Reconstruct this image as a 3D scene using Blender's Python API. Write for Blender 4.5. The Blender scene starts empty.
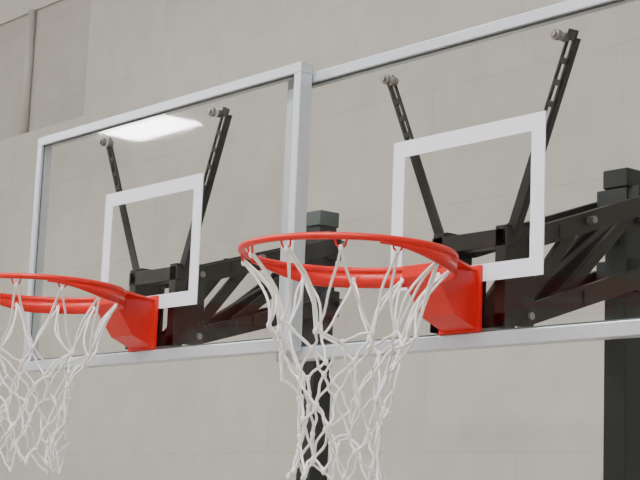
import bpy, bmesh, math, random
from mathutils import Vector, Matrix
E=-0.055; H=2.75
W,ZT,ZB,D,DZ=0.8249,0.7533,-0.1849,1.5148,0.0246
RY,RR,ZR=0.4283,0.2867,0.026
Z1=4.62; ex=-5.70

# ---------------- materials
def mat(name,col,rough=.5,metal=0,noise=0,nscale=20,bump=0,spec=.5):
    m=bpy.data.materials.new(name);m.use_nodes=True;nt=m.node_tree;b=nt.nodes['Principled BSDF']
    b.inputs['Base Color'].default_value=(*col,1);b.inputs['Roughness'].default_value=rough;b.inputs['Metallic'].default_value=metal
    b.inputs['Specular IOR Level'].default_value=spec
    if noise or bump:
        tc=nt.nodes.new('ShaderNodeTexCoord');n=nt.nodes.new('ShaderNodeTexNoise');n.inputs['Scale'].default_value=nscale;n.inputs['Detail'].default_value=4
        nt.links.new(tc.outputs['Object'],n.inputs['Vector'])
        mx=nt.nodes.new('ShaderNodeMix');mx.data_type='RGBA'
        mx.inputs[6].default_value=(*[c*(1-noise) for c in col],1);mx.inputs[7].default_value=(*[min(1,c*(1+noise)) for c in col],1)
        nt.links.new(n.outputs['Fac'],mx.inputs[0]);nt.links.new(mx.outputs[2],b.inputs['Base Color'])
        if bump:
            bp=nt.nodes.new('ShaderNodeBump');bp.inputs['Strength'].default_value=bump;bp.inputs['Distance'].default_value=.002
            nt.links.new(n.outputs['Fac'],bp.inputs['Height']);nt.links.new(bp.outputs['Normal'],b.inputs['Normal'])
    return m
M_alu=mat('brushed_aluminium',(.64,.69,.77),.36,.45,.06,40)
M_white=mat('white_target_paint',(.82,.86,.98),.5,0,.02,30)
M_red=mat('red_powder_coat',(.70,.016,.013),.33,0,.06,25,.05,.4)
M_black=mat('black_steel',(.015,.014,.014),.42,0,.25,20,.1)
M_post=mat('dark_green_black_steel',(.015,.019,.019),.5,0,.25,10,.1)
M_cap=mat('grey_green_cap',(.07,.095,.09),.5,0,.15,20)
M_bolt=mat('zinc_bolt',(.30,.29,.28),.35,.7,.1,60)
M_net=mat('white_nylon_cord',(.88,.88,.88),.85,0,.10,150,.4)
M_ceil=mat('ceiling_paint',(.6,.6,.6),.8,0,.05,2)
M_floor=mat('gym_floor_wood',(.52,.46,.39),.35,0,.15,6)
M_house=mat('lamp_housing',(.6,.6,.6),.5,.2,.05,10)
M_pipe=mat('painted_conduit',(.46,.455,.43),.5,0,.05,10)
def glassmat():
    m=bpy.data.materials.new('backboard_glass');m.use_nodes=True;nt=m.node_tree;nt.nodes.clear()
    o=nt.nodes.new('ShaderNodeOutputMaterial');tr=nt.nodes.new('ShaderNodeBsdfTransparent');tr.inputs[0].default_value=(.955,.96,.95,1)
    gl=nt.nodes.new('ShaderNodeBsdfGlossy');gl.inputs['Roughness'].default_value=.03
    ge=nt.nodes.new('ShaderNodeNewGeometry');mr=nt.nodes.new('ShaderNodeMapRange');mr.inputs[3].default_value=1.45;mr.inputs[4].default_value=1/1.45
    nt.links.new(ge.outputs['Backfacing'],mr.inputs[0])
    fr=nt.nodes.new('ShaderNodeFresnel');nt.links.new(mr.outputs[0],fr.inputs['IOR'])
    mu=nt.nodes.new('ShaderNodeMath');mu.operation='MULTIPLY';mu.inputs[1].default_value=.55;nt.links.new(fr.outputs[0],mu.inputs[0])
    mx=nt.nodes.new('ShaderNodeMixShader');nt.links.new(mu.outputs[0],mx.inputs[0]);nt.links.new(tr.outputs[0],mx.inputs[1]);nt.links.new(gl.outputs[0],mx.inputs[2])
    nt.links.new(mx.outputs[0],o.inputs[0]);return m
M_glass=glassmat()
def emis(name,col,s):
    m=bpy.data.materials.new(name);m.use_nodes=True;nt=m.node_tree;b=nt.nodes['Principled BSDF']
    b.inputs['Emission Color'].default_value=(*col,1);b.inputs['Emission Strength'].default_value=s;return m
M_lamp=emis('lamp_diffuser',(1,.985,.965),44)
M_lamp_hot=emis('lamp_diffuser_bright',(1,.985,.98),110)
def wallmat(name,c1,c2,mort=.91):
    m=bpy.data.materials.new(name);m.use_nodes=True;nt=m.node_tree;b=nt.nodes['Principled BSDF'];b.inputs['Roughness'].default_value=.75
    tc=nt.nodes.new('ShaderNodeTexCoord');mp=nt.nodes.new('ShaderNodeMapping');mp.inputs['Rotation'].default_value=(math.radians(90),0,0)
    nt.links.new(tc.outputs['Object'],mp.inputs['Vector'])
    br=nt.nodes.new('ShaderNodeTexBrick');br.inputs['Scale'].default_value=1;br.inputs['Brick Width'].default_value=1.2;br.inputs['Row Height'].default_value=.6
    br.inputs['Mortar Size'].default_value=.006;br.inputs['Mortar Smooth'].default_value=.5
    br.inputs['Color1'].default_value=(*c1,1);br.inputs['Color2'].default_value=(*c2,1);br.inputs['Mortar'].default_value=(*[c*mort for c in c1],1)
    nt.links.new(mp.outputs[0],br.inputs['Vector'])
    cur=br.outputs['Color']
    for sc,lo,hi in ((.7,.90,1.10),(6,.95,1.05)):
        n=nt.nodes.new('ShaderNodeTexNoise');n.inputs['Scale'].default_value=sc;n.inputs['Detail'].default_value=8;nt.links.new(tc.outputs['Object'],n.inputs['Vector'])
        mr=nt.nodes.new('ShaderNodeMapRange');mr.inputs[1].default_value=.3;mr.inputs[2].default_value=.7;mr.inputs[3].default_value=lo;mr.inputs[4].default_value=hi;nt.links.new(n.outputs['Fac'],mr.inputs[0])
        mx=nt.nodes.new('ShaderNodeMix');mx.data_type='RGBA';mx.blend_type='MULTIPLY';mx.inputs[0].default_value=1
        nt.links.new(cur,mx.inputs[6]);nt.links.new(mr.outputs[0],mx.inputs[7]);cur=mx.outputs[2]
    nt.links.new(cur,b.inputs['Base Color'])
    bp=nt.nodes.new('ShaderNodeBump');bp.inputs['Strength'].default_value=.35;bp.inputs['Distance'].default_value=.004
    n2=nt.nodes.new('ShaderNodeTexNoise');n2.inputs['Scale'].default_value=50;nt.links.new(tc.outputs['Object'],n2.inputs['Vector'])
    nt.links.new(n2.outputs['Fac'],bp.inputs['Height']);nt.links.new(bp.outputs[0],b.inputs['Normal'])
    return m
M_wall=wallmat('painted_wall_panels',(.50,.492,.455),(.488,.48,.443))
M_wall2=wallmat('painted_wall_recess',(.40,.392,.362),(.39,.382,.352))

# ---------------- mesh helpers
def link(o,parent=None):
    bpy.context.scene.collection.objects.link(o)
    if parent: o.parent=parent
    return o
def meshobj(name,bm,m,parent=None,bevel=0,smooth=False):
    me=bpy.data.meshes.new(name);bmesh.ops.recalc_face_normals(bm,faces=bm.faces);bm.to_mesh(me);bm.free()
    me.materials.append(m)
    if smooth:
        for p in me.polygons:p.use_smooth=True
    o=bpy.data.objects.new(name,me);link(o,parent)
    if bevel:
        b=o.modifiers.new('bevel','BEVEL');b.width=bevel;b.segments=2;b.limit_method='ANGLE'
    return o
def addbox(bm,lo,hi):
    vs=[bm.verts.new((x,y,z)) for x in (lo[0],hi[0]) for y in (lo[1],hi[1]) for z in (lo[2],hi[2])]
    for f in [(0,1,3,2),(4,6,7,5),(0,4,5,1),(2,3,7,6),(0,2,6,4),(1,5,7,3)]: bm.faces.new([vs[i] for i in f])
def addbar(bm,a,b,wx,wn,side=(1,0,0)):
    a=Vector(a);b=Vector(b);d=(b-a).normalized();s=Vector(side);s=(s-d*s.dot(d)).normalized();n=d.cross(s)
    vs=[bm.verts.new(p+s*(i*wx/2)+n*(j*wn/2)) for p in (a,b) for i,j in ((-1,-1),(1,-1),(1,1),(-1,1))]
    for f in [(0,1,2,3),(7,6,5,4),(0,4,5,1),(1,5,6,2),(2,6,7,3),(3,7,4,0)]: bm.faces.new([vs[i] for i in f])
def addcyl(bm,a,b,r,seg=20):
    a=Vector(a);b=Vector(b);d=b-a
    M=Matrix.Translation((a+b)/2)@d.to_track_quat('Z','Y').to_matrix().to_4x4()
    bmesh.ops.create_cone(bm,cap_ends=True,segments=seg,radius1=r,radius2=r,depth=d.length,matrix=M)
def addtorus(bm,c,R,r,n=96,k=12):
    rows=[]
    for i in range(n):
        a=2*math.pi*i/n
        rows.append([bm.verts.new((c[0]+(R+r*math.cos(t))*math.cos(a),c[1]+(R+r*math.cos(t))*math.sin(a),c[2]+r*math.sin(t))) for t in [2*math.pi*j/k for j in range(k)]])
    for i in range(n):
        A=rows[i];B=rows[(i+1)%len(rows)]
        for j in range(k): bm.faces.new([A[j],B[j],B[(j+1)%k],A[(j+1)%k]])
def curve(name,paths,rad,m,parent):
    cu=bpy.data.curves.new(name,'CURVE');cu.dimensions='3D';cu.bevel_depth=rad;cu.bevel_resolution=2;cu.use_fill_caps=True
    for pts in paths:
        s=cu.splines.new('POLY');s.points.add(len(pts)-1)
        for i,p in enumerate(pts): s.points[i].co=(*p,1)
    cu.materials.append(m);o=bpy.data.objects.new(name,cu);link(o,parent);return o

def hoop(loc,post_y,post_top,seed,cap_mat):
    rnd=random.Random(seed)
    root=bpy.data.objects.new('basketball_hoop',None);root.location=loc;link(root)
    fw=.035;bm=bmesh.new()
    addbox(bm,(-W,0,ZT-fw),(W,.05,ZT));addbox(bm,(-W,0,ZB),(W,.05,ZB+fw+.005))
    addbox(bm,(-W,0,ZB+fw+.005),(-W+fw,.05,ZT-fw));addbox(bm,(W-fw,0,ZB+fw+.005),(W,.05,ZT-fw))
    meshobj('frame',bm,M_alu,root,.003)
    bm=bmesh.new();i0=W-fw;zt=ZT-fw;zb=ZB+fw+.005;g=.006
    addbox(bm,(-i0,.010,zt-g),(i0,.0118,zt));addbox(bm,(-i0,.010,zb),(i0,.0118,zb+g))
    addbox(bm,(-i0,.010,zb+g),(-i0+g,.0118,zt-g));addbox(bm,(i0-g,.010,zb+g),(i0,.0118,zt-g))
    meshobj('frame_gasket',bm,M_cap,root)
    bm=bmesh.new();addbox(bm,(-W+fw,.012,ZB+fw+.005),(W-fw,.024,ZT-fw));meshobj('glass_panel',bm,M_glass,root)
    t=.05;bm=bmesh.new();y0,y1=.0085,.0115
    addbox(bm,(-.305,y0,.457-t),(.305,y1,.457));addbox(bm,(-.305,y0,0),(.305,y1,t))
    addbox(bm,(-.305,y0,t),(-.305+t,y1,.457-t));addbox(bm,(.305-t,y0,t),(.305,y1,.457-t));meshobj('target_square',bm,M_white,root)
    c=(0,-RY,ZR);bm=bmesh.new();addtorus(bm,c,RR,.0095)
    n=60;rows=[]
    for i in range(n+1):
        a=math.radians(-25)+math.radians(230)*i/n
        s=min(1,min(i,n-i)/14);s=s*s*(3-2*s);h=.014+.036*s
        rows.append([bm.verts.new((c[0]+r*math.cos(a),c[1]+r*math.sin(a),ZR+z)) for r,z in ((RR-.005,-.004),(RR+.005,-.004),(RR+.005,-h),(RR-.005,-h))])
    for i in range(n):
        for j in range(4): bm.faces.new([rows[i][j],rows[i+1][j],rows[i+1][(j+1)%4],rows[i][(j+1)%4]])
    bm.faces.new(rows[0]);bm.faces.new(rows[-1])
    meshobj('rim_ring',bm,M_red,root,0,True)
    bm=bmesh.new();hw=.068
    prof=[(-.0,ZR+.008),(-.165,ZR+.008),(-.165,ZR-.025),(-.085,ZR-.128),(0.008,ZR-.165),(.008,ZR+.008)]
    L=[bm.verts.new((-hw,y,z)) for y,z in prof];Rr=[bm.verts.new((hw,y,z)) for y,z in prof]
    bm.faces.new(L);bm.faces.new(Rr[::-1])
    for i in range(len(prof)):
        j=(i+1)%len(prof);bm.faces.new([L[i],L[j],Rr[j],Rr[i]])
    ra=math.radians;ang=ra(52)
    pts=[(-hw,-.005),(hw,-.005),(RR*math.cos(ang),-RY+RR*math.sin(ang)),(RR*math.cos(ra(75)),-RY+RR*math.sin(ra(75))),(RR*math.cos(ra(105)),-RY+RR*math.sin(ra(105))),(-RR*math.cos(ang),-RY+RR*math.sin(ang))]
    A=[bm.verts.new((x,y,ZR+.001)) for x,y in pts];B=[bm.verts.new((x,y,ZR+.009)) for x,y in pts]
    bm.faces.new(A);bm.faces.new(B[::-1])
    for i in range(6): bm.faces.new([A[i],A[(i+1)%6],B[(i+1)%6],B[i]])
    # flat mounting flange against the glass
    addbox(bm,(-hw-.012,-.004,ZR-.17),(hw+.012,.010,ZR+.02))
    meshobj('rim_bracket',bm,M_red,root,.0015)
    hooks=[];N=12
    for i in range(N):
        a=2*math.pi*(i+.5)/N
        hooks.append([(c[0]+(RR+dr)*math.cos(a+da),c[1]+(RR+dr)*math.sin(a+da),ZR+z) for da,dr,z in ((-.055,0,-.006),(-.04,-.004,-.022),(0,-.006,-.032),(.04,-.004,-.022),(.055,0,-.006))])
    curve('net_hooks',hooks,.003,M_red,root)
    lv=[(RR-.006,-.03),(.190,-.21),(.155,-.275),(.138,-.34),(.126,-.405),(.118,-.47),(.116,-.53),(.120,-.59)]
    nodes=[]
    for k,(r,z) in enumerate(lv):
        row=[]
        for i in range(N):
            a=2*math.pi*(i+.5+(.5 if k%2 else 0))/N
            j=0 if k==0 else 1
            rr_=r+rnd.uniform(-.022,.022)*j;a+=rnd.uniform(-.16,.16)*j
            row.append(Vector((rr_*math.cos(a)-.012*k/7,-RY+rr_*math.sin(a),ZR+z+rnd.uniform(-.024,.024)*j)))
        nodes.append(row)
    paths=[];knots=bmesh.new()
    def strand(a,b,sag,off,n=8):
        pts=[];ph=rnd.uniform(0,6)
        for s in range(n+1):
            u=s/n;p=a.lerp(b,u);w=math.sin(math.pi*u)
            rad=Vector((p.x,p.y+RY,0))
            if rad.length>1e-4: rad.normalize()
            tan=Vector((-rad.y,rad.x,0))
            pts.append(p+rad*(-sag*w)+off*w+tan*(.004*math.sin(ph+u*7)*w))
        return pts
    for k in range(len(lv)-1):
        for i in range(N):
            a=nodes[k][i]
            js=(i,(i-1)%N) if k%2==0 else (i,(i+1)%N)
            for j in js:
                b=nodes[k+1][j];off=Vector((rnd.uniform(-1,1),rnd.uniform(-1,1),rnd.uniform(-1,1)))*(.013 if k==0 else .007)
                paths.append(strand(a,b,.022 if k==0 else .002,off))
                if k==0 and rnd.random()<.6:
                    paths.append(strand(a+Vector((.006,0,.004)),b,.030,off+Vector((rnd.uniform(-1,1),rnd.uniform(-1,1),0))*.014))
    for k in range(len(lv)):
        for p in nodes[k]:
            bmesh.ops.create_icosphere(knots,subdivisions=2,radius=.0072,matrix=Matrix.Translation(p)@Matrix.Diagonal((1,1,1.4,1)))
    curve('net_cords',paths,.0036,M_net,root)
    meshobj('net_knots',knots,M_net,root,0,True)
    bm=bmesh.new()
    for s in (-1,1):
        top=Vector((s*.365,.045,.665));low=Vector((s*.12,.06,.10));d=(low-top)
        dd=d.normalized();sd=dd.cross(Vector((0,1,0))).normalized()
        mid=top+d*.42
        for q in (-1,1): addbar(bm,top+sd*q*.012,mid+sd*q*.012,.009,.008,side=sd)
        addbar(bm,mid,low,.034,.008,side=sd);addbar(bm,top-dd*.02,top+dd*.012,.034,.008,side=sd)
        for f in (.1,.2,.3): addbar(bm,top+d*(f),top+d*(f+.03),.033,.008,side=sd)
        addbar(bm,top+sd*s*.016+Vector((0,.010,0)),low+sd*s*.016+Vector((0,.010,0)),.005,.02,side=sd)
    for s in (-1,1):
        addbox(bm,(s*.125-.02,.03,-.13),(s*.125+.02,.07,.16));addbox(bm,(s*.125-.005,.06,-.12),(s*.125+.005,.17,.17))
    addbox(bm,(-.15,.03,.10),(.15,.07,.15));addbox(bm,(-.15,.03,-.13),(.15,.07,-.09));addbox(bm,(-.07,.026,-.12),(.07,.035,.05))
    meshobj('glass_braces_and_mount',bm,M_black,root,.0015)
    bm=bmesh.new()
    for s in (-1,1):
        x,z=s*.345,.665
        addcyl(bm,(x,-.004,z),(x,.012,z),.016);addcyl(bm,(x,.024,z),(x,.045,z),.014);addcyl(bm,(x,-.012,z),(x,-.004,z),.010,6)
    meshobj('glass_bolts',bm,M_bolt,root,.002)
    bm=bmesh.new();py=post_y
    for s in (-1,1):
        addbar(bm,(s*.10,.14,.13),(s*.10,py,.335),.03,.06);addbar(bm,(s*.10,.14,-.09),(s*.10,py,.11),.03,.06)
        addbar(bm,(s*.075,.16,-.07),(s*.075,.42,.235),.02,.04)
        addbar(bm,(s*.06,.36,-.005),(s*.06,py-.03,.31),.02,.035)
    for y,z in ((.15,.135),(.15,-.087),(py,.335),(py,.11)): addcyl(bm,(-.135,y,z),(.135,y,z),.014)
    addbar(bm,(0,.26,-.04),(0,py-.04,.27),.04,.04)
    addbox(bm,(-.12,.29,.160),(.12,.32,.20));addbox(bm,(-.12,.40,-.02),(.12,.43,.02))
    meshobj('support_arms',bm,M_black,root,.002)
    bm=bmesh.new()
    for s in (-1,1):
        for y,z in ((.15,.135),(.15,-.087),(py,.335),(py,.11),(.42,.232)): addcyl(bm,(s*.115,y,z),(s*.142,y,z),.012,6)
    meshobj('arm_bolts',bm,M_bolt,root,.001)
    bm=bmesh.new();h=.043;addbox(bm,(-h,py-h,-loc[2]+.012),(h,py+h,post_top-.06))
    addbox(bm,(-.085,py-.035,.28),(.085,py+.035,.39));addbox(bm,(-.085,py-.035,.06),(.085,py+.035,.16))
    addbox(bm,(-.2,py-.2,-loc[2]),(.2,py+.2,-loc[2]+.015))
    meshobj('post',bm,M_post,root,.003)
    bm=bmesh.new();addbox(bm,(-h-.006,py-h-.006,post_top-.06),(h+.006,py+h+.006,post_top));meshobj('post_cap',bm,cap_mat,root,.004)
    return root
hoop((0,0,H),.73,.45,3,M_post)
hoop((-D,E,H+DZ),.81,.475,8,M_cap)

# ---------------- room
XL,XR,YF,YB,ZC=-18,9,-18,2.2,7.5
def boxobj(name,lo,hi,m,parent=None,bevel=0):
    bm=bmesh.new();addbox(bm,lo,hi);return meshobj(name,bm,m,parent,bevel)
boxobj('floor',(XL,YF,-.1),(XR,YB+.6,0),M_floor)
boxobj('ceiling',(XL,YF,ZC),(XR,YB+.6,ZC+.1),M_ceil)
bm=bmesh.new();addbox(bm,(XL,YB,0),(XR,YB+.6,Z1));addbox(bm,(ex,YB,Z1),(XR,YB+.6,ZC));addbox(bm,(XL,YB+.015,5.52),(ex,YB+.6,ZC))
meshobj('wall_back',bm,M_wall)
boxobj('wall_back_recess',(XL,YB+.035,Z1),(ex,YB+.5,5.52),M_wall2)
bm=bmesh.new();addcyl(bm,(-6.5,YB+.012,Z1),(-6.5,YB+.012,5.52),.03)
meshobj('wall_conduit',bm,M_pipe,None,0,True)
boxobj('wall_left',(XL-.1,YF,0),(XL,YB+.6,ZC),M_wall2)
boxobj('wall_right',(XR,YF,0),(XR+.1,YB+.6,ZC),M_wall)
boxobj('wall_front',(XL,YF-.1,0),(XR,YF,ZC),M_wall)
def lamp(x,y,z=7.2,sx=.7,sy=.3,m=None):
    r=bpy.data.objects.new('ceiling_light_fixture',None);r.location=(x,y,z);link(r)
    boxobj('housing',(-sx-.05,-sy-.05,.0),(sx+.05,sy+.05,.12),M_house,r,.01);boxobj('diffuser',(-sx,-sy,-.03),(sx,sy,-.002),m or M_lamp,r)
    bm=bmesh.new();addcyl(bm,(-.4,0,.12),(-.4,0,ZC-z),.01,8);addcyl(bm,(.4,0,.12),(.4,0,ZC-z),.01,8);meshobj('hangers',bm,M_house,r)
lamp(-14.60,-8.52,7.2,.72,.55,M_lamp_hot)
for x,y in ((-3.5,-3),(0.5,-3),(4.5,-3),(-8,-3),(-3.5,-8),(0.5,-8),(4.5,-8)): lamp(x,y,7.2,1.0,.4)
w=bpy.data.worlds.new('world');bpy.context.scene.world=w;w.use_nodes=True;w.node_tree.nodes['Background'].inputs[0].default_value=(.8,.82,.85,1);w.node_tree.nodes['Background'].inputs[1].default_value=.3
# ---------------- camera
yaw,pitch,roll=0.8697,0.1695,0.0393
f_=Vector((-math.sin(yaw)*math.cos(pitch),math.cos(yaw)*math.cos(pitch),math.sin(pitch)))
r0=Vector((math.cos(yaw),math.sin(yaw),0));u0=r0.cross(f_)
r_=r0*math.cos(roll)+u0*math.sin(roll);u_=-r0*math.sin(roll)+u0*math.cos(roll)
cd=bpy.data.cameras.new('camera');cd.sensor_width=36;cd.lens=1597.7*36/640;cam=bpy.data.objects.new('camera',cd);link(cam)
cam.matrix_world=Matrix(((r_[0],u_[0],-f_[0],3.1819),(r_[1],u_[1],-f_[1],-3.2146),(r_[2],u_[2],-f_[2],-.6618+H),(0,0,0,1)))
bpy.context.scene.camera=cam
